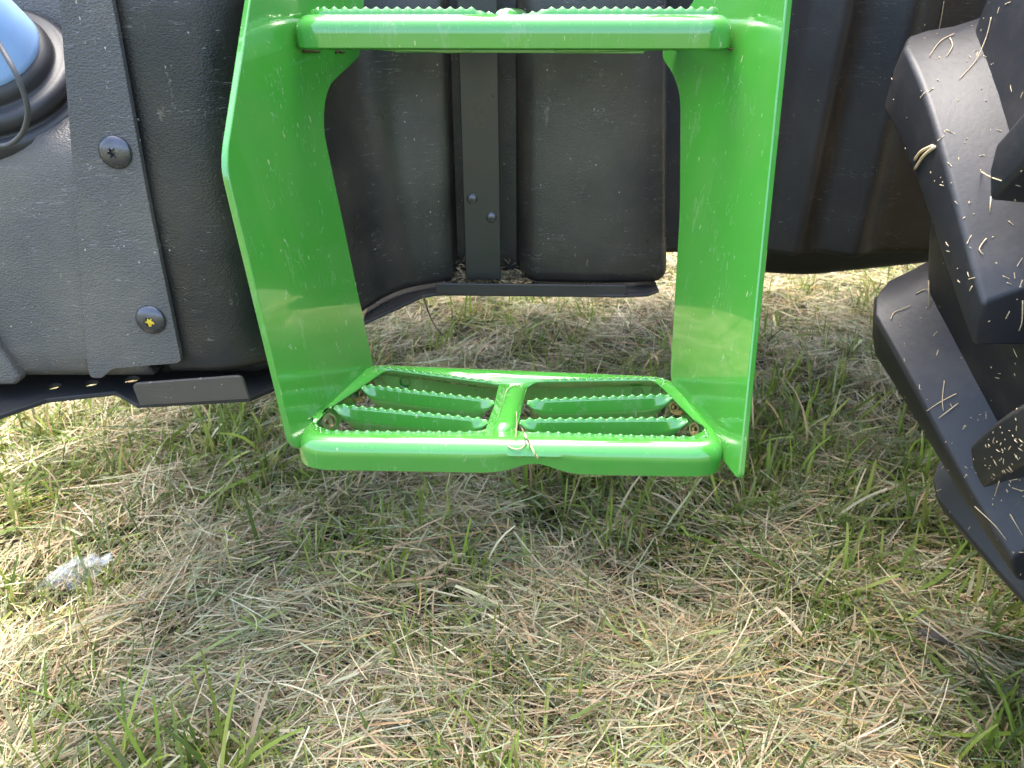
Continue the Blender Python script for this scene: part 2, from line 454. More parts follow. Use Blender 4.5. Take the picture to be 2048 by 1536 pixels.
    def rp(q, z): p = rl.lerp(rr, q); return Vector((p.x, p.y-.0075, ZL+z))+off
    def hole(q): return [rp(q, -.019)+(rr-rl).to_3d().normalized()*.0062*math.cos(2*math.pi*k/16)+Vector((0, 0, .0062*math.sin(2*math.pi*k/16))) for k in range(16)]
    slab('rear_skirt', [rp(.05, -.004), rp(.95, -.004), rp(.93, -rear_h*.7), rp(.90, -rear_h), rp(.10, -rear_h), rp(.07, -rear_h*.7)], Vector((0, .003, 0)), M_GREEN, st, [hole(.135), hole(.895)], .0006, 1)
    return st

UPOFF = Vector((.0025, .763-.614, .801-ZL))
lower = build_step('lower_step', Vector((0, 0, 0)), .031, .0008, .0095, .034)
upper = build_step('upper_step', UPOFF, .0290, .0050, 0, .038)
upper['label'] = 'upper step seen edge on'; lower['label'] = 'lower step with lifted front edge'

# flanges under the upper step's rear edge
def up(u, v, y): return aty(u, v, y)
for pts in (((720, 96), (950, 96), (938, 106), (900, 107), (770, 102)), ((1100, 96), (1345, 96), (1335, 101), (1200, 105), (1112, 105))):
    slab('underside_flange', [up(a, b, .860) for a, b in pts], Vector((0, .004, 0)), M_GREEN, upper, bev=.001)

# nuts that fix the lower step to the side plates
def nut(u, v, z, axis, parent, s=1.0):
    p = atz(u, v, z); ax = Vector(axis).normalized()
    V = []; F = []; r_ = .0085*s
    q = ax.to_track_quat('Z', 'Y')
    prof = [(r_*.9, -.011*s), (r_, -.010*s), (r_, .0015*s), (r_*.86, .003*s), (r_*.62, .003*s), (r_*.58, .0005*s), (r_*.30, .0005*s), (r_*.25, .0045*s), (0.0001, .0045*s)]
    n = 18
    for i, (rr, hh) in enumerate(prof):
        for k in range(n):
            a = 2*math.pi*k/n
            hexf = math.cos(math.pi/6)/math.cos((a % (math.pi/3))-math.pi/6) if i in (1, 2) else 1
            V.append(p+q @ Vector((rr*hexf*math.cos(a), rr*hexf*math.sin(a), hh)))
    for i in range(len(prof)-1):
        for k in range(n): F.append((i*n+k, i*n+(k+1) % n, (i+1)*n+(k+1) % n, (i+1)*n+k))
    return smooth_by_angle(fromdata('nut', V, F, M_ZINC, parent), 30)
nut(655, 843, ZL-.010, (.75, -.62, .35), lower, 1.15)
nut(722, 790, ZL-.012, (.85, -.45, .3), lower, .85)
nut(740, 771, ZL-.010, (.85, -.45, .3), lower, .8)
nut(1352, 815, ZL-.012, (-.85, -.45, .3), lower, .9)
nut(1392, 858, ZL-.016, (-.85, -.45, .3), lower, .9)

# ---- green side plates
def plane3(a, b, c): n = (b-a).cross(c-a).normalized(); return a, n
def side_plate(name, A, B, C, pix, rads, sign, th=.0065):
    p0, n = plane3(A, B, C)
    if n.x*sign < 0: n = -n                # n points out of the ladder
    pts = [atplane(u, v, p0, n) for u, v in pix]
    e1 = (pts[1]-pts[0]).normalized(); e2 = n.cross(e1)
    fl = [((p-p0).dot(e1), (p-p0).dot(e2)) for p in pts]
    rd = rounded(fl, rads, 6)
    poly = [p0+e1*q.x+e2*q.y for q in rd]
    o = slab(name, poly, n*th, M_GREEN, tractor, bev=.0014, seg=3)
    return o, p0, n
LA = atz(577, 886, ZL)+Vector((-.001, 0, 0)); LB = atz(738, 734, ZL); LC = aty(580, 70, .775)
RA = atz(1464, 898, ZL)+Vector((.002, 0, 0)); RB = atz(1333, 757, ZL); RC = aty(1468, 66, .775)
PL, pl0, pln = side_plate('side_plate', LA, LB, LC,
    [(588, 896), (455, 345), (455, 300), (540, -260), (735, -260), (729, 0), (722, 112), (655, 175), (646, 250), (748, 735), (752, 760), (640, 900)],
    [.012, .03, .03, .01, .01, .01, .012, .02, .03, .004, .01, .02], -1)
PR, pr0, prn = side_plate('side_plate', RA, RB, RC,
    [(1476, 962), (1452, 930), (1345, 790), (1340, 745), (1359, 420), (1360, 190), (1344, 146), (1325, 120), (1324, 96), (1400, -20), (1400, -260), (1602, -260), (1572, 0)],
    [.008, .008, .01, .004, .02, .02, .02, .012, .012, .01, .01, .01, .01], 1)

# rusty weld beads where the upper step meets the plates
for (p0, n, spots) in ((pl0, pln, (((606, 101), (640, 103)), ((672, 103), (690, 104)))), (pr0, prn, (((1352, 97), (1372, 99)), ((1424, 97), (1464, 99))))):
    for a, b in spots:
        q = [atplane(a[0]+(b[0]-a[0])*k/4, a[1]+random.uniform(-1.5, 2.5), p0-n*.001, n) for k in range(5)]
        tube('weld_bead', q, [.0013, .0008], M_RUST, upper, 6, 3)

# ---- black hull: columns of (x, y) at eye height and at the bottom, swept upright
def hull(name, cols, zb, mat, rb=.02, ztop=.90, thick=.006, sub=5):
    """cols: [(xt, yt, xb, yb)], smooth plan curve; the foot is rolled under with radius rb"""
    T = catmull([Vector((c[0], c[1], 0)) for c in cols], sub); B = catmull([Vector((c[2], c[3], 0)) for c in cols], sub)
    zs = [(zb-.0, rb*1.0)]
    rows = []
    for k in range(6):
        a = math.pi/2*k/5; rows.append((zb+rb*(1-math.sin(math.pi/2-a)) if False else zb+rb*(1-math.cos(a)), rb*(1-math.sin(a))))
    rows += [(z, 0) for z in (zb+rb+.03, zb+rb+.08, .62, .70, .80, ztop)]
    V = []; F = []; n = len(T)
    for z, inset in rows:
        q = min(1.15, max(0, (z-zb)/(.80-zb)))
        for i in range(n):
            p = B[i].lerp(T[i], q)
            if inset:
                t = (B[min(i+1, n-1)]-B[max(i-1, 0)]).normalized(); nv = Vector((-t.y, t.x, 0))
                p = p+nv*inset
            V.append((p.x, p.y, z))
    for r_ in range(len(rows)-1):
        for i in range(n-1): F.append((r_*n+i, r_*n+i+1, (r_+1)*n+i+1, (r_+1)*n+i))
    o = fromdata(name, V, F, mat, tractor)
    s = solid(o, thick, -1); o.modifiers['solid'].offset = 1 if False else -1
    return o

# left skirt corner that rolls back into the step recess
hull('front_tank', [(-.345, .706, -.345, .706), (-.318, .705, -.318, .705), (-.292, .707, -.292, .707), (-.262, .722, -.260, .722), (-.238, .752, -.235, .752), (-.218, .80, -.212, .80), (-.205, .86, -.189, .850), (-.198, .92, -.174, .890),
     (-.185, .965, -.158, .932), (-.155, .992, -.138, .965), (-.115, 1.0, -.112, .985), (-.088, 1.0, -.085, 1.0), (-.079, 1.012, -.078, 1.012), (-.077, 1.06, -.076, 1.06)], .473, M_TANK, .012)
hull('tank_recess', [(-.085, 1.052, -.085, 1.052), (-.03, 1.056, -.03, 1.056), (.03, 1.052, .03, 1.052)], .472, M_TANK, .004)
hull('rear_tank', [(.004, 1.06, .006, 1.06), (.008, 1.02, .010, 1.02), (.018, 1.0, .022, 1.0), (.04, .992, .042, .992), (.09, .990, .095, .988), (.14, .991, .155, .988), (.168, .996, .190, .993), (.181, 1.003, .208, 1.001), (.186, 1.03, .213, 1.03), (.190, 1.10, .216, 1.10), (.195, 1.16, .218, 1.16)],
     .472, M_TANK, .020)
# dusty inner guard behind the wheel, with two upright ridges
gcols = []
for x in np.arange(.19, .95, .02):
    y = 1.15-.022*math.exp(-((x-.425)/.018)**2)-.03*math.exp(-((x-.515)/.028)**2)-.02*math.exp(-((x-.70)/.05)**2)
    gcols.append((x+.015, y, x, y))
hull('wheel_guard', gcols, .470, M_GUARD, .012, ztop=2.1, sub=2)  # top carried up out of view to keep sun off the tyre

# strap with two screws
sp = [aty(918, 104, .992), aty(993, 100, .992), aty(1002, 560, .992), aty(932, 560, .992)]
tp = [Vector((sp[0].x-.004, .992, 1.5)), Vector((sp[1].x-.004, .992, 1.5))]
strap = slab('tank_strap', [tp[0], tp[1], sp[2], sp[3]], Vector((0, .006, 0)), M_STRAP, tractor, bev=.001)
def screw(name, p, r_, parent, mat, star=True, dab=False, ax=(0, -1, 0)):
    o = lathe(name, [(r_, -.001), (r_, .0008), (r_*.93, r_*.16), (r_*.75, r_*.28), (r_*.5, r_*.36), (r_*.34, r_*.385), (r_*.33, r_*.10), (.0001, r_*.10)], mat, parent, p, ax, 36)
    smooth_by_angle(o, 50)
    # six-lobed socket
    V = []; F = []; n = 36; wp = Vector(p)+Vector(ax)*(r_*.392)
    q = Vector(ax).to_track_quat('Z', 'Y')
    for k in range(n):
        a = 2*math.pi*k/n; rr = r_*(.25+.075*math.cos(6*a)); V.append(wp+q @ Vector((rr*math.cos(a), rr*math.sin(a), 0)))
    for k in range(n):
        a = 2*math.pi*k/n; V.append(wp+q @ Vector((r_*.345*math.cos(a), r_*.345*math.sin(a), -.0003)))
    for k in range(n): F.append((k, (k+1) % n, n+(k+1) % n, n+k))
    setparent_sub = fromdata('socket', V, F, mat, parent if parent.parent is None else parent)
    if dab:
        V = [wp+q @ Vector((r_*rr*math.cos(a)+r_*.08, r_*rr*math.sin(a), .0006+random.uniform(0, .0012))) for a, rr in [(2*math.pi*k/14, random.uniform(.14, .36)) for k in range(14)]]
        V.append(wp+q @ Vector((0, 0, .002)))
        d = fromdata('paint_dab', V, [(k, (k+1) % 14, 14) for k in range(14)], M_YELLOW, parent)
    return o
for (u, v) in ((944, 398), (983, 435)):
    screw('strap_screw', aty(u, v, .991), .0068, strap, M_BOLT)

# sill tray under the tanks
zs_ = .4665
slab('sill_shelf', [atz(u, v, zs_) for u, v in ((722, 648), (846, 591), (880, 586), (1250, 590), (1296, 588), (1318, 580))]+[Vector((.205, 1.14, zs_)), Vector((-.192, 1.14, zs_))], Vector((0, 0, -.004)), M_STEEL, tractor, bev=.001)
a, b, c, d = aty(872, 567, .970), aty(1253, 571, .970), aty(1253, 596, .970), aty(872, 588, .970)
slab('sill_lip', [a, b, c, d], Vector((0, .004, 0)), M_STEEL, tractor, bev=.001)

# ---- left skirt panels
YP = .702
def pp(lst, y): return [aty(u, v, y) for u, v in lst]
# lower panel below the cap recess, ledge and recess back as one moulded sheet
zb_ = aty(80, 756, YP).z; zl = aty(60, 300, YP).z
prof = [(YP+.03, zb_-.004), (YP+.008, zb_), (YP+.001, zb_+.010), (YP, zb_+.03), (YP, zl-.10), (YP, zl-.03), (YP+.003, zl-.008), (YP+.012, zl+.010), (YP+.03, zl+.022), (YP+.075, zl+.045), (YP+.10, zl+.06), (YP+.11, zl+.09), (YP+.112, zl+.16), (YP+.112, .90)]
xs = np.concatenate([np.linspace(-.66, -.46, 16), np.linspace(-.455, -.365, 10)])
V = []; F = []
for (y, z) in prof:
    for x in xs: V.append((x, y, z))
nx = len(xs)
for i in range(len(prof)-1):
    for j in range(nx-1): F.append((i*nx+j, i*nx+j+1, (i+1)*nx+j+1, (i+1)*nx+j))
solid(fromdata('skirt_panel', V, F, M_SKIRT, tractor), .005, -1)
# rolled foot of the skirt at the far left
slab('skirt_end', pp([(-160, 520), (-60, 612), (-8, 690), (14, 722), (35, 756), (37, 766), (26, 772), (-160, 775)], YP-.010), Vector((0, .02, 0)), M_SKIRT, tractor, bev=.006, seg=4)
# overlapping cover strip with two button screws
cov = pp([(118, 0), (150, 400), (176, 742), (181, 756), (204, 757), (214, 747), (226, 738), (354, 727), (362, 722), (358, 700), (296, 400), (224, 0)], YP-.007)
t0 = cov[0].copy(); t0.z = .90; t1 = cov[-1].copy(); t1.z = .90
cov = [t0]+cov+[t1]
fl = rounded([(p.x, p.z) for p in cov], [.001, .02, .02, .004, .006, .006, .006, .006, .004, .004, .006, .02, .02, .001], 4)
cover = slab('cover_strip', [Vector((p.x, YP-.007, p.y)) for p in fl], Vector((0, .007, 0)), M_SKIRT, tractor, bev=.003, seg=4)
screw('button_screw', aty(231, 304, YP-.007), .0146, cover, M_BOLT)
screw('button_screw', aty(302, 639, YP-.007), .0146, cover, M_BOLT, dab=True)

# steel tray under the left skirt, with three drain holes
ZS = .449
def hz(u, v, a=24, b=8): c0 = atz(u, v, ZS); e = atz(u+a, v, ZS).x-c0.x; f = (atz(u, v-b, ZS)-c0).y; return [c0+Vector((e*math.cos(t), f*math.sin(t), 0)) for t in [2*math.pi*k/14 for k in range(14)]]
poly = [atz(u, v, ZS) for u, v in ((-260, 930), (0, 830), (92, 798), (230, 783), (272, 808), (500, 795), (560, 770), (640, 700), (-200, 700))]
slab('skirt_tray', poly, Vector((0, 0, -.005)), M_UNDER, tractor, [hz(107, 772, 13, 6), hz(182, 766, 14, 6), hz(262, 758, 16, 6)], .0008, 1)
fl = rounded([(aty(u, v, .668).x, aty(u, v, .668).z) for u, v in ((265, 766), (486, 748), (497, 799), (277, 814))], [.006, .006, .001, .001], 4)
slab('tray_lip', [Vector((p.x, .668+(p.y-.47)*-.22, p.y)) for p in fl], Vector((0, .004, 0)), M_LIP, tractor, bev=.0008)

# ---- blue filler cap in its rubber collar, tethered by a cord
cc = aty(-58, 88, .735); ax = Vector((.10, -.62, .78)).normalized()
cap = lathe('filler_cap', [(.0005, .062), (.030, .062), (.036, .060), (.0385, .055), (.0535, .002), (.0545, -.002), (.053, -.006), (.045, -.007)], M_BLUE, tractor, cc, ax, 56)
smooth_by_angle(cap, 35)
col = lathe('rubber_collar', [(.050, -.004), (.056, -.006), (.060, -.014), (.059, -.018), (.061, -.021), (.068, -.018), (.074, -.020), (.0765, -.027), (.074, -.034), (.072, -.037), (.074, -.040), (.081, -.038), (.0845, -.043), (.085, -.052), (.083, -.065)], M_COLLAR, tractor, cc, ax, 64)
tube('cap_cord', [aty(u, v, y) for u, v, y in ((-30, 40, .655), (0, 92, .648), (28, 140, .64), (45, 180, .64), (56, 222, .645), (47, 262, .66), (26, 285, .67), (0, 292, .68), (-40, 285, .69))], .0021, M_WIRE, tractor, 8, 6)

# ---- unseen machine bulk behind the panels; boxes added to shade grass and tray
def box(name, x0, x1, y0, y1, z0, z1, mat, parent, bv=.02):
    bm = bmesh.new(); bmesh.ops.create_cube(bm, size=1)
    for v_ in bm.verts: v_.co = Vector((x0 if v_.co.x < 0 else x1, y0 if v_.co.y < 0 else y1, z0 if v_.co.z < 0 else z1))
    return bevel(frombm(name, bm, mat, parent, False), bv, 3)
box('chassis_shade_box', -.93, 1.9, 1.22, 2.45, .70, 1.05, M_UNDER, tractor)  # unseen bulk, sized so its shadow falls over the grass
box('tray_shade_block', -.66, -.25, .73, 1.22, .458, .62, M_UNDER, tractor)  # unseen block added to keep sun off the skirt tray
box('tank_shade_block', -.60, .19, 1.08, 1.205, .480, .88, M_UNDER, tractor)  # unseen block added to stop a sun patch on the hay
tube('axle_housing', [Vector((.50, 1.55, .41)), Vector((.60, 1.555, .402)), Vector((.70, 1.56, .41)), Vector((1.1, 1.60, .44))], .088, M_UNDER, tractor, 18, 4)

# ---- rear wheel
XC, RT, RC_ = 1.07, .70, .648
wheel = empty('rear_wheel', (XC, .58, RT), tractor)
def tyre_pt(al, y, r_): return Vector((XC-r_*math.cos(al), y, RT-r_*math.sin(al)))
prof = [(.42, .35), (.50, .305), (.58, .305), (.625, .325), (RC_-.006, .355), (RC_, .40), (RC_+.004, .58), (RC_, .76), (RC_-.008, .795), (.62, .822), (.57, .835), (.50, .835), (.42, .80)]
prof = [(p.x, p.y) for p in catmull([Vector((a, b, 0)) for a, b in prof], 4)]
V = []; F = []; n = 160
for r_, y in prof:
    for k in range(n): V.append(tyre_pt(2*math.pi*k/n, y, r_))
for i in range(len(prof)-1):
    for k in range(n): F.append((i*n+k, i*n+(k+1) % n, (i+1)*n+(k+1) % n, (i+1)*n+k))
fromdata('tyre', V, F, M_RUBBER, wheel)
lathe('rim', [(.001, .10), (.12, .10), (.13, .05), (.30, .02), (.40, .06), (.425, .12), (.43, .40), (.42, .44)], M_RIM, wheel, Vector((XC, .36, RT)), (0, 1, 0), 48)
def lug_mesh(side):
    """one tread lug at phase 0: bar from the shoulder (high) to the nose at mid tread (low)"""
    k = 12; rows = []
    for i in range(k+1):
        q = i/k
        y = .842-.257*q
        al = R(-7.5+16.5*(q*.72+.28*q*q)) ; al += R(-1.2)*math.sin(math.pi*q)
        if side < 0: y = 2*.578-y+.040
        wd = (.062-.020*q)/RT
        drop = .012*max(0, (.18-q)/.18)**2*3          # the shoulder end bends down the side
        top, base = RT-drop, RC_-.012-drop
        fl_ = .026/RT
        tv = []
        skew = -.010*side
        rows.append([tyre_pt(al-fl_*1.15, y-.012*side*(1-q), base), tyre_pt(al-fl_*.35, y-.003*side, (top+base)/2+.004), tyre_pt(al-.0, y, top), tyre_pt(al+wd*.5, y+.004*side, top+.002), tyre_pt(al+wd, y+.010*side, top), tyre_pt(al+wd+fl_*.4, y+.014*side, base)])
    V = [p for r_ in rows for p in r_]; F = []; m = 6
    for i in range(k):
        for j in range(m-1): F.append((i*m+j, i*m+j+1, (i+1)*m+j+1, (i+1)*m+j))
        F.append((i*m+m-1, i*m, (i+1)*m, (i+1)*m+m-1))
    # nose face leans out towards its foot
    for j in (0, 5): V[k*m+j] = V[k*m+j]+Vector((0, -.014*side, 0))
    F.append(tuple(range(m))); F.append(tuple(range(k*m, k*m+m))[::-1])
    bm = bmesh.new(); vs_ = [bm.verts.new(p-wheel_loc) for p in V]
    for f in F: bm.faces.new([vs_[i] for i in f])
    bmesh.ops.recalc_face_normals(bm, faces=bm.faces)
    me = bpy.data.meshes.new('lug'); bm.to_mesh(me); bm.free(); me.materials.append(M_RUBBER)
    me.polygons.foreach_set('use_smooth', [True]*len(me.polygons))
    return me
wheel_loc = Vector((XC, .58, RT))
lugs = (lug_mesh(1), lug_mesh(-1)); NL = 16
for i in range(NL):
    for s_, ph in ((0, 0), (1, .56)):
        o = bpy.data.objects.new('lug', lugs[s_]); scn.collection.objects.link(o); o.parent = wheel
        o.rotation_euler = (0, -R(360/NL)*(i+ph) , 0)
        bevel(o, .0045, 3, 35); smooth = o.modifiers.new('wn', 'WEIGHTED_NORMAL'); smooth.keep_sharp = True

# ================================================================== HAY AND GRASS
BASE_STRAW = np.array([(.57, .44, .26), (.61, .51, .32), (.48, .34, .19), (.50, .48, .29), (.40, .42, .24), (.34, .38, .20), (.66, .58, .40), (.46, .30, .17), (.31, .34, .19), (.58, .42, .16)])
P_STRAW = np.array([.18, .17, .12, .13, .12, .08, .10, .04, .04, .02])
BASE_GREEN = np.array([(.17, .24, .034), (.22, .30, .042), (.11, .165, .03), (.26, .32, .055), (.31, .34, .08), (.17, .205, .065)])
def ribbons(name, pos, head, pitch, length, width, curl, cols, mat, roll=None, blunt=.55, seg=4, twist=0, label='', clear=None):
    """many thin curved blades in one mesh (cuttings and grass nobody could count)"""
    n = len(pos); S = seg+1
    hx, hy = np.cos(head), np.sin(head)
    P = pos.copy(); ptc = pitch.copy(); hd = head.copy()
    V = np.empty((n, S, 2, 3)); roll = np.zeros(n) if roll is None else roll
    for s in range(S):
        q = s/seg
        d = np.stack([np.cos(ptc)*np.cos(hd), np.cos(ptc)*np.sin(hd), np.sin(ptc)], -1)
        side = np.stack([-np.sin(hd), np.cos(hd), np.zeros(n)], -1)
        upv = np.cross(d, side)
        rr = roll+twist*q
        sv = side*np.cos(rr)[:, None]+upv*np.sin(rr)[:, None]
        wq = width*(1-(1-blunt)*max(0, (q-.45)/.55)**1.5)*(.75+.25*min(1, q*4))
        V[:, s, 0] = P-sv*wq[:, None]/2; V[:, s, 1] = P+sv*wq[:, None]/2
        P = P+d*(length/seg)[:, None]; ptc = ptc+curl[:, 0]/seg; hd = hd+curl[:, 1]/seg
    if clear is not None:
        ok = clear(V.reshape(n, -1, 3)); V = V[ok]; cols = cols[ok]; n = len(V)
    V = V.reshape(-1, 3); k = S*2
    base = (np.arange(n)*k)[:, None, None]
    f = np.array([[2*s, 2*s+1, 2*s+3, 2*s+2] for s in range(seg)])[None]
    F = (base+f).reshape(-1, 4)
    me = bpy.data.meshes.new(name)
    me.vertices.add(len(V)); me.vertices.foreach_set('co', V.astype(np.float32).ravel())
    me.loops.add(F.size); me.loops.foreach_set('vertex_index', F.astype(np.int32).ravel())
    me.polygons.add(len(F)); me.polygons.foreach_set('loop_start', (np.arange(len(F))*4).astype(np.int32))
    me.update(calc_edges=True)
    at = me.attributes.new('blade_colour', 'FLOAT_COLOR', 'POINT')
    c = np.repeat(np.concatenate([cols, np.ones((n, 1))], 1), k, 0)
    at.data.foreach_set('color', c.astype(np.float32).ravel())
    o = link(name, me, mat, None, True)
    return o
def greenness(x, y):
    g = .40*field(x, y, 2.2, .3)+.30*field(x, y, 5.0, 2.0)
    g += .85*np.exp(-((x-.36)/.42)**2-((y-1.27)/.33)**2)+.80*np.exp(-((x+.66)/.42)**2-((y-1.34)/.13)**2)+.40*np.exp(-((x-.70)/.25)**2-((y-.92)/.2)**2)
    g -= .35*np.exp(-((x+.1)/.6)**2-((y-.78)/.22)**2)
    return g
def tyre_clear(V):
    """keep blades out of the wheel"""
    X, Y, Z = V[..., 0], V[..., 1], V[..., 2]
    inside = (np.hypot(X-XC, Z-RT) < RT+.004) & (Y > .29) & (Y < .86)
    return ~inside.any(1)
def scatter(n, near=.52, far=2.9, pw=1.0):
    """positions over the piece of meadow in view and round it, thinning with distance"""
    q = rng.random(n)**pw
    y = near+(far-near)*q
    half = .30+.74*y
    x = (rng.random(n)*2-1)*half
    return x, y
def straw_cols(n, tint=None):
    c = BASE_STRAW[rng.choice(len(BASE_STRAW), n, p=P_STRAW)]
    return c*np.array((1.04, 1.0, .95))*rng.uniform(.55, 1.42, (n, 1))*rng.uniform(.95, 1.05, (n, 3))
def green_cols(n):
    return BASE_GREEN[rng.integers(0, len(BASE_GREEN), n)]*rng.uniform(.7, 1.4, (n, 1))

# loose hay: fine cuttings lying in swathes
def hay(n, lmin, lmax, wmin, wmax, thick, spread, green_frac, tilt=.16, pw=1.5):
    x, y = scatter(n, pw=pw)
    keep = rng.random(n) < np.clip(1.05-.55*np.clip(greenness(x, y), 0, 1.2), .25, 1)*np.clip(.80+.75*field(x, y, 6.5, 3.3), .12, 1)
    x, y = x[keep], y[keep]; n = len(x)
    flow = 2.2*field(x, y, .9, .8)+.9*field(x, y, 3.2, 2.4)
    head = flow+rng.normal(0, spread, n)+(rng.random(n) < .5)*math.pi
    L = lmin+(lmax-lmin)*rng.random(n)**1.8
    mound = .024*np.clip(field(x, y, 6.5, 3.3), -.3, 1)
    z = hf(x, y)+.004+thick*rng.random(n)**1.2+mound
    pitch = rng.normal(0, tilt, n)
    pos = np.stack([x-np.cos(head)*L*.5, y-np.sin(head)*L*.5, z-np.sin(pitch)*L*.5], -1)
    c = straw_cols(n); g = rng.random(n) < green_frac
    c[g] = (green_cols(g.sum())*.75+straw_cols(g.sum())*.25)
    curl = np.stack([rng.normal(0, .16, n)-.06, rng.normal(0, .28, n)], -1)
    return pos, head, pitch, L, rng.uniform(wmin, wmax, n), curl, c
def join(*a): return [np.concatenate(k) for k in zip(*a)]
A = hay(100000, .03, .13, .0008, .0017, .032, .75, .09)
B = hay(36000, .05, .17, .0014, .0027, .034, .65, .14)
C = hay(4200, .06, .17, .0034, .0062, .030, .8, .45)
D = hay(7000, .05, .16, .0010, .0020, .052, 1.3, .10, .36)
pos, head, pitch, L, wd, curl, cc_ = join(A, B, C, D)
hayo = ribbons('loose_hay', pos, head, pitch, L, wd, curl, cc_, M_STRAW, rng.normal(0, .6, len(pos)), .6, 4, 0, clear=tyre_clear)
tag(hayo, 'loose dry hay cuttings lying over the meadow', 'hay', None, 'stuff')

# standing grass: tufts of mown blades
def tufts(nt_, bl, lmin, lmax, wmin, wmax, thr, pw=1.4):
    tx, ty = scatter(nt_, .55, 2.9, pw)
    keep = greenness(tx, ty)+rng.normal(0, .22, nt_) > thr
    tx, ty = tx[keep], ty[keep]
    k = rng.integers(bl[0], bl[1], len(tx)); idx = np.repeat(np.arange(len(tx)), k); n = len(idx)
    x = tx[idx]+rng.normal(0, .014, n); y = ty[idx]+rng.normal(0, .014, n)
    head = rng.random(n)*2*math.pi
    pitch = np.clip(rng.normal(1.12, .33, n), .25, 1.65)
    L = rng.uniform(lmin, lmax, n)*rng.uniform(.7, 1.15, len(tx))[idx]
    pos = np.stack([x, y, hf(x, y)-.004], -1)
    curl = np.stack([rng.normal(-.55, .4, n), rng.normal(0, .3, n)], -1)
    c = green_cols(n); dry = rng.random(n) < .16
    c[dry] = straw_cols(dry.sum())
    return pos, head, pitch, L, rng.uniform(wmin, wmax, n), curl, c
G1 = tufts(2600, (7, 20), .035, .095, .0018, .0042, .10)
G2 = tufts(1100, (4, 9), .06, .14, .0035, .0065, .28)
G4 = tufts(800, (3, 8), .08, .17, .0038, .0070, .42)
G3 = tufts(4600, (1, 5), .03, .09, .0015, .0035, -.55)
pos, head, pitch, L, wd, curl, cc_ = join(G1, G2, G3, G4)
gro = ribbons('standing_grass', pos, head, pitch, L, wd, curl, cc_, M_GRASS, rng.normal(0, .5, len(pos)), .45, 5, .4, clear=tyre_clear)
tag(gro, 'green mown grass standing up through the hay', 'grass', None, 'stuff')

# long leaves lying flat, mostly beside the skirt tray
x, y = scatter(2600, .6, 2.6, 1.3)
keep = greenness(x, y)+rng.normal(0, .2, len(x)) > .30
x, y = x[keep], y[keep]; n = len(x)
head = np.where(x < -.1, rng.normal(.25, .35, n), rng.random(n)*6.28)
L = rng.uniform(.09, .22, n)
pos = np.stack([x-np.cos(head)*L/2, y-np.sin(head)*L/2, hf(x, y)+rng.uniform(.008, .035, n)], -1)
lie = ribbons('flattened_grass', pos, head, rng.normal(.06, .12, n), L, rng.uniform(.003, .008, n), np.stack([rng.normal(-.2, .3, n), rng.normal(0, .35, n)], -1), green_cols(n)*1.05, M_GRASS, rng.normal(0, .4, n), .3, 6, .3, clear=tyre_clear)
tag(lie, 'long green grass leaves pressed flat among the hay', 'grass', None, 'stuff')

# chaff caught on the sill behind the strap
n = 420
x = rng.uniform(-.078, .022, n); y = rng.uniform(.982, 1.045, n)
z = .4690+.030*np.clip((y-.98)/.06, 0, 1)*rng.random(n)*(.5+.8*np.abs(x+.02)/.05)
hd = rng.random(n)*6.28; Lc = rng.uniform(.005, .014, n)
ch = ribbons('chaff', np.stack([x, y, z], -1), hd, rng.normal(.1, .3, n), Lc, rng.uniform(.0012, .0026, n), rng.normal(0, .4, (n, 2)), straw_cols(n)*.62, M_STRAW, rng.normal(0, .5, n), .4, 3)
tag(ch, 'brown grass chaff piled on the sill behind the strap', 'chaff', None, 'stuff')

# ================================================================== SMALL THINGS
bpy.context.view_layer.update()
dg = bpy.context.evaluated_depsgraph_get()
def touch(u, v, lift=.0012):
    """point on whatever surface lies at this spot of the photograph"""
    hit, loc, nor, idx, ob, mt = scn.ray_cast(dg, CAM, ray(u, v).normalized())
    d = ray(u, v).normalized()
    if not hit: return CAM+d*.8, Vector((0, -1, 0)), None
    if nor.dot(d) > 0: nor = -nor
    return loc+nor*lift, nor, ob
STRAWS = [[(1888, 2), (1880, 50), (1866, 100), (1857, 118)], [(1868, 292), (1845, 303), (1832, 320)], [(1872, 294), (1850, 312), (1832, 338)],
          [(1985, 35), (1975, 75), (1950, 125), (1918, 160)], [(1850, 48), (1830, 85), (1797, 115)], [(1908, 70), (1880, 85), (1858, 115)], [(1900, 78), (1905, 95), (1892, 115)],
          [(1962, 345), (1990, 356), (2040, 370)], [(1981, 395), (1979, 426)], [(1972, 478), (1958, 498), (1966, 510)], [(1889, 762), (1885, 800), (1887, 822)], [(1913, 788), (1880, 805), (1855, 822)],
          [(1917, 807), (1880, 835), (1848, 862)], [(1998, 960), (1990, 990), (1985, 1010)], [(1952, 1012), (1990, 1050), (2013, 1080)], [(2020, 1028), (2045, 1070)], [(2045, 600), (2043, 640), (2037, 660)],
          [(1860, 560), (1858, 615)], [(1832, 588), (1850, 580), (1862, 578)], [(1782, 640), (1790, 625), (1822, 612)]]
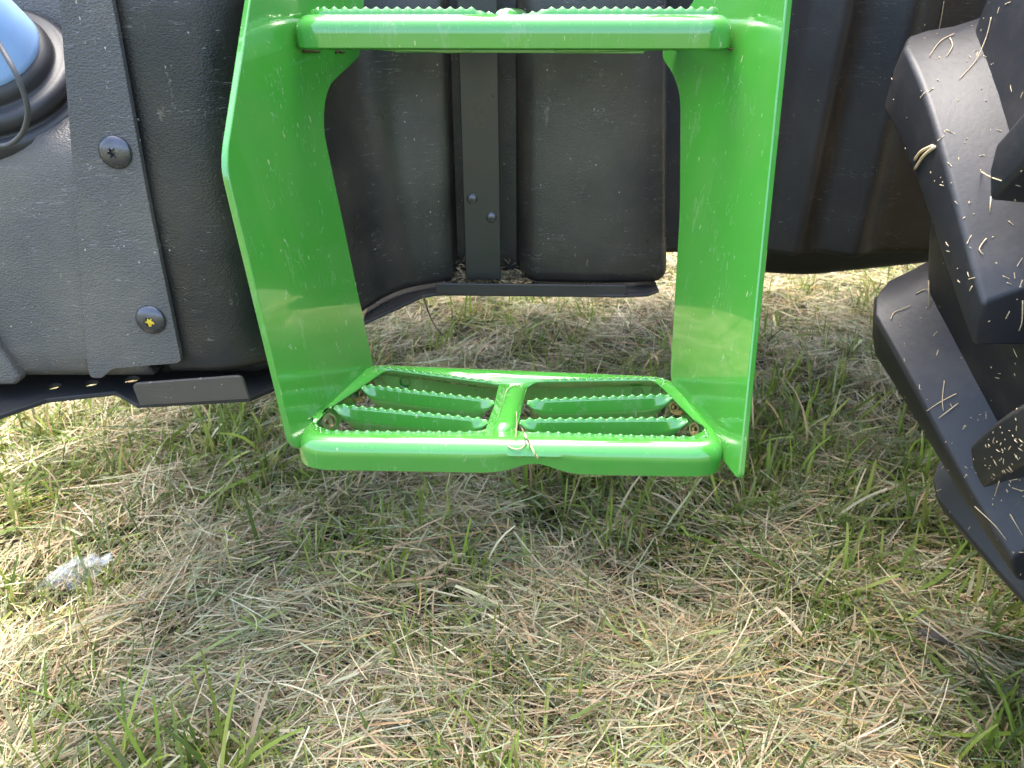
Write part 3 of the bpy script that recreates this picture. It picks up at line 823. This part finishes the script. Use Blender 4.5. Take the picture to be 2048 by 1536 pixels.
SLAB = ['long thin straw hanging down over the top of the tyre lug',
        'upper prong of the thick bent pale straw on the tyre lug',
        'lower prong of the thick bent pale straw on the tyre lug',
        'long branching straw lying in the groove between the tyre lugs',
        'thin forked straw crossing the upper end of the tyre lug',
        'frayed grass head on the upper part of the tyre lug',
        'short drooping end beside the frayed grass head on the tyre',
        'straw lying along the foot of the tyre lug nose',
        'short blunt straw on the flank of the upper tyre lug',
        'small crooked straw on the flank of the upper tyre lug',
        'upright straw crossing two others on the lower tyre lug',
        'reddish straw crossing the upright one on the lower tyre lug',
        'slanting straw reaching past the edge of the lower tyre lug',
        'short straw below the chaff covered lug nose',
        'long curved straw low down on the lower tyre lug',
        'thin straw low on the tyre next to the curved one',
        'split straw on the nose face of the upper tyre lug',
        'straight upright straw in the dark gap below the upper lug',
        'short level straw in the dark gap below the upper lug',
        'bent straw on the outer edge of the lower tyre lug']
for k, px in enumerate(STRAWS):
    pts = [touch(u, v)[0] for u, v in px]
    if max((a-b).length for a, b in zip(pts, pts[1:])) > .12: pts = [pts[0]+(CAM+(ray(u, v)).normalized()*(pts[0]-CAM).length-pts[0]) for u, v in px]
    big = k in (1, 2)
    o = tube('straw', pts, [.0017, .0012] if big else [.0006, .0003], None, None, 5, 4)
    o.data.materials.append(M_PALE)
    tag(o, SLAB[k], 'straw', 'straws stuck to the tyre')
# fine bits of cut grass clinging to the tyre
P_, H_, = [], []
for k in range(230):
    u = random.uniform(1770, 2046); v = random.uniform(5, 1150)
    if k % 4 == 0: u = random.uniform(1970, 2046); v = random.gauss(910, 40)
    p, nrm, ob = touch(u, v, .0006)
    if ob is None or ob.name.split('.')[0] not in ('lug', 'tyre'): continue
    P_.append((p, nrm))
V = []; F = []
for p, nrm in P_:
    a = nrm.cross(Vector((random.gauss(0, 1), random.gauss(0, 1), random.gauss(0, 1)))).normalized(); b = nrm.cross(a)
    l_ = .0006+.0038*random.random()**2.6; w_ = random.uniform(.00025, .0006); i = len(V)
    V += [p-a*l_-b*w_, p-a*l_+b*w_, p+a*l_+b*w_*.6, p+a*l_-b*w_*.6, p+nrm*.0006]
    F += [(i, i+1, i+4), (i+1, i+2, i+4), (i+2, i+3, i+4), (i+3, i, i+4)]
o = fromdata('tyre_chaff', V, F, M_PALE, None, False)
tag(o, 'fine cut grass clinging to the tyre tread', 'chaff', None, 'stuff')
# broken stalk lying over the front edge of the lower step
o = tube('dry_stalk', [touch(u, v)[0] for u, v in ((1041, 853), (1050, 872), (1060, 890), (1075, 915), (1083, 932))], [.0012, .0007], None, None, 6, 4); o.data.materials.append(M_PALE)
tag(o, 'thin broken straw lying over the front edge of the lower green step', 'straw')
o = tube('curled_stalk', [touch(u, v)[0] for u, v in ((1016, 893), (1028, 898), (1042, 897), (1055, 886))], [.0007, .0004], None, None, 5, 4); o.data.materials.append(M_PALE)
tag(o, 'tiny curled straw on the front face of the lower green step', 'straw')
o = tube('upright_stalk', [touch(1031, 878)[0], touch(1031, 878)[0]+Vector((.001, .004, .010)), touch(1031, 878)[0]+Vector((.001, .006, .024))], [.0008, .0005], None, None, 5, 3); o.data.materials.append(M_PALE)
tag(o, 'short straw standing up on the middle of the lower green step', 'straw')
# clear plastic bag scrap lying in the hay
c0 = atz(124, 1176, .03); V = []; F = []; nu, nv_ = 26, 16
for i in range(nu+1):
    q = i/nu; hgt = .040*math.sin(math.pi*min(1, q*1.25+.06)*.5)**.8*(1-.0*q); taper = 1-.78*max(0, (q-.45)/.55)
    for j in range(nv_+1):
        s_ = j/nv_; a = math.pi*s_
        n1 = .006*math.sin(7*q+5*s_*3)+.004*math.sin(19*q-11*s_+1)+.003*math.sin(31*s_+13*q)
        x = -.042+.100*q+n1*.5
        y = -.020*math.cos(a)*taper+.018*q+n1*.6
        z = .004+(hgt*taper*math.sin(a)**.7)*1.0+.034*max(0, q-.45)**1.2*1.6+n1*.6
        V.append((c0.x+x, c0.y+.02+y, max(.012, c0.z-.014+z)))
for i in range(nu):
    for j in range(nv_): F.append((i*(nv_+1)+j, i*(nv_+1)+j+1, (i+1)*(nv_+1)+j+1, (i+1)*(nv_+1)+j))
tag(fromdata('plastic_scrap', V, F, M_FILM), 'crumpled scrap of clear plastic lying in the hay', 'plastic scrap')
# dark curled dead leaf
V = []; F = []; a = atz(1838, 1270, .045); b = atz(1908, 1292, .045)
for i in range(11):
    q = i/10; p = a.lerp(b, q); wv = .010*math.sin(math.pi*(.08+.84*q))**.7
    for j in range(7):
        th = (j/6-.5)*2.4+.5*math.sin(3*q)
        V.append((p.x+.002*math.sin(9*q+j), p.y+wv*math.sin(th), p.z+.006*math.cos(th)+.004*math.sin(5*q)))
for i in range(10):
    for j in range(6): F.append((i*7+j, i*7+j+1, (i+1)*7+j+1, (i+1)*7+j))
tag(solid(fromdata('dead_leaf', V, F, M_LEAF), .0006), 'dark brown curled dead leaf lying on the grass', 'leaf')
# brown seed on the sill
p = aty(1098, 562, .985); p.z = .4690
o = lathe('seed', [(.0001, -.004), (.0022, -.003), (.0032, 0), (.0022, .003), (.0001, .004)], M_SEED, None, p+Vector((0, 0, .003)), (1, .2, .1), 12)
tag(o, 'small brown seed lying on the black sill under the tank', 'seed')
# thin brown stem hanging below the tank sill
o = tube('hanging_stem', [aty(846, 590, .93), aty(856, 622, .94), aty(868, 648, .95), aty(882, 668, .96)], [.0011, .0006], M_LEAF, None, 6, 4)
tag(o, 'thin brown stem hanging below the tank sill', 'stem')
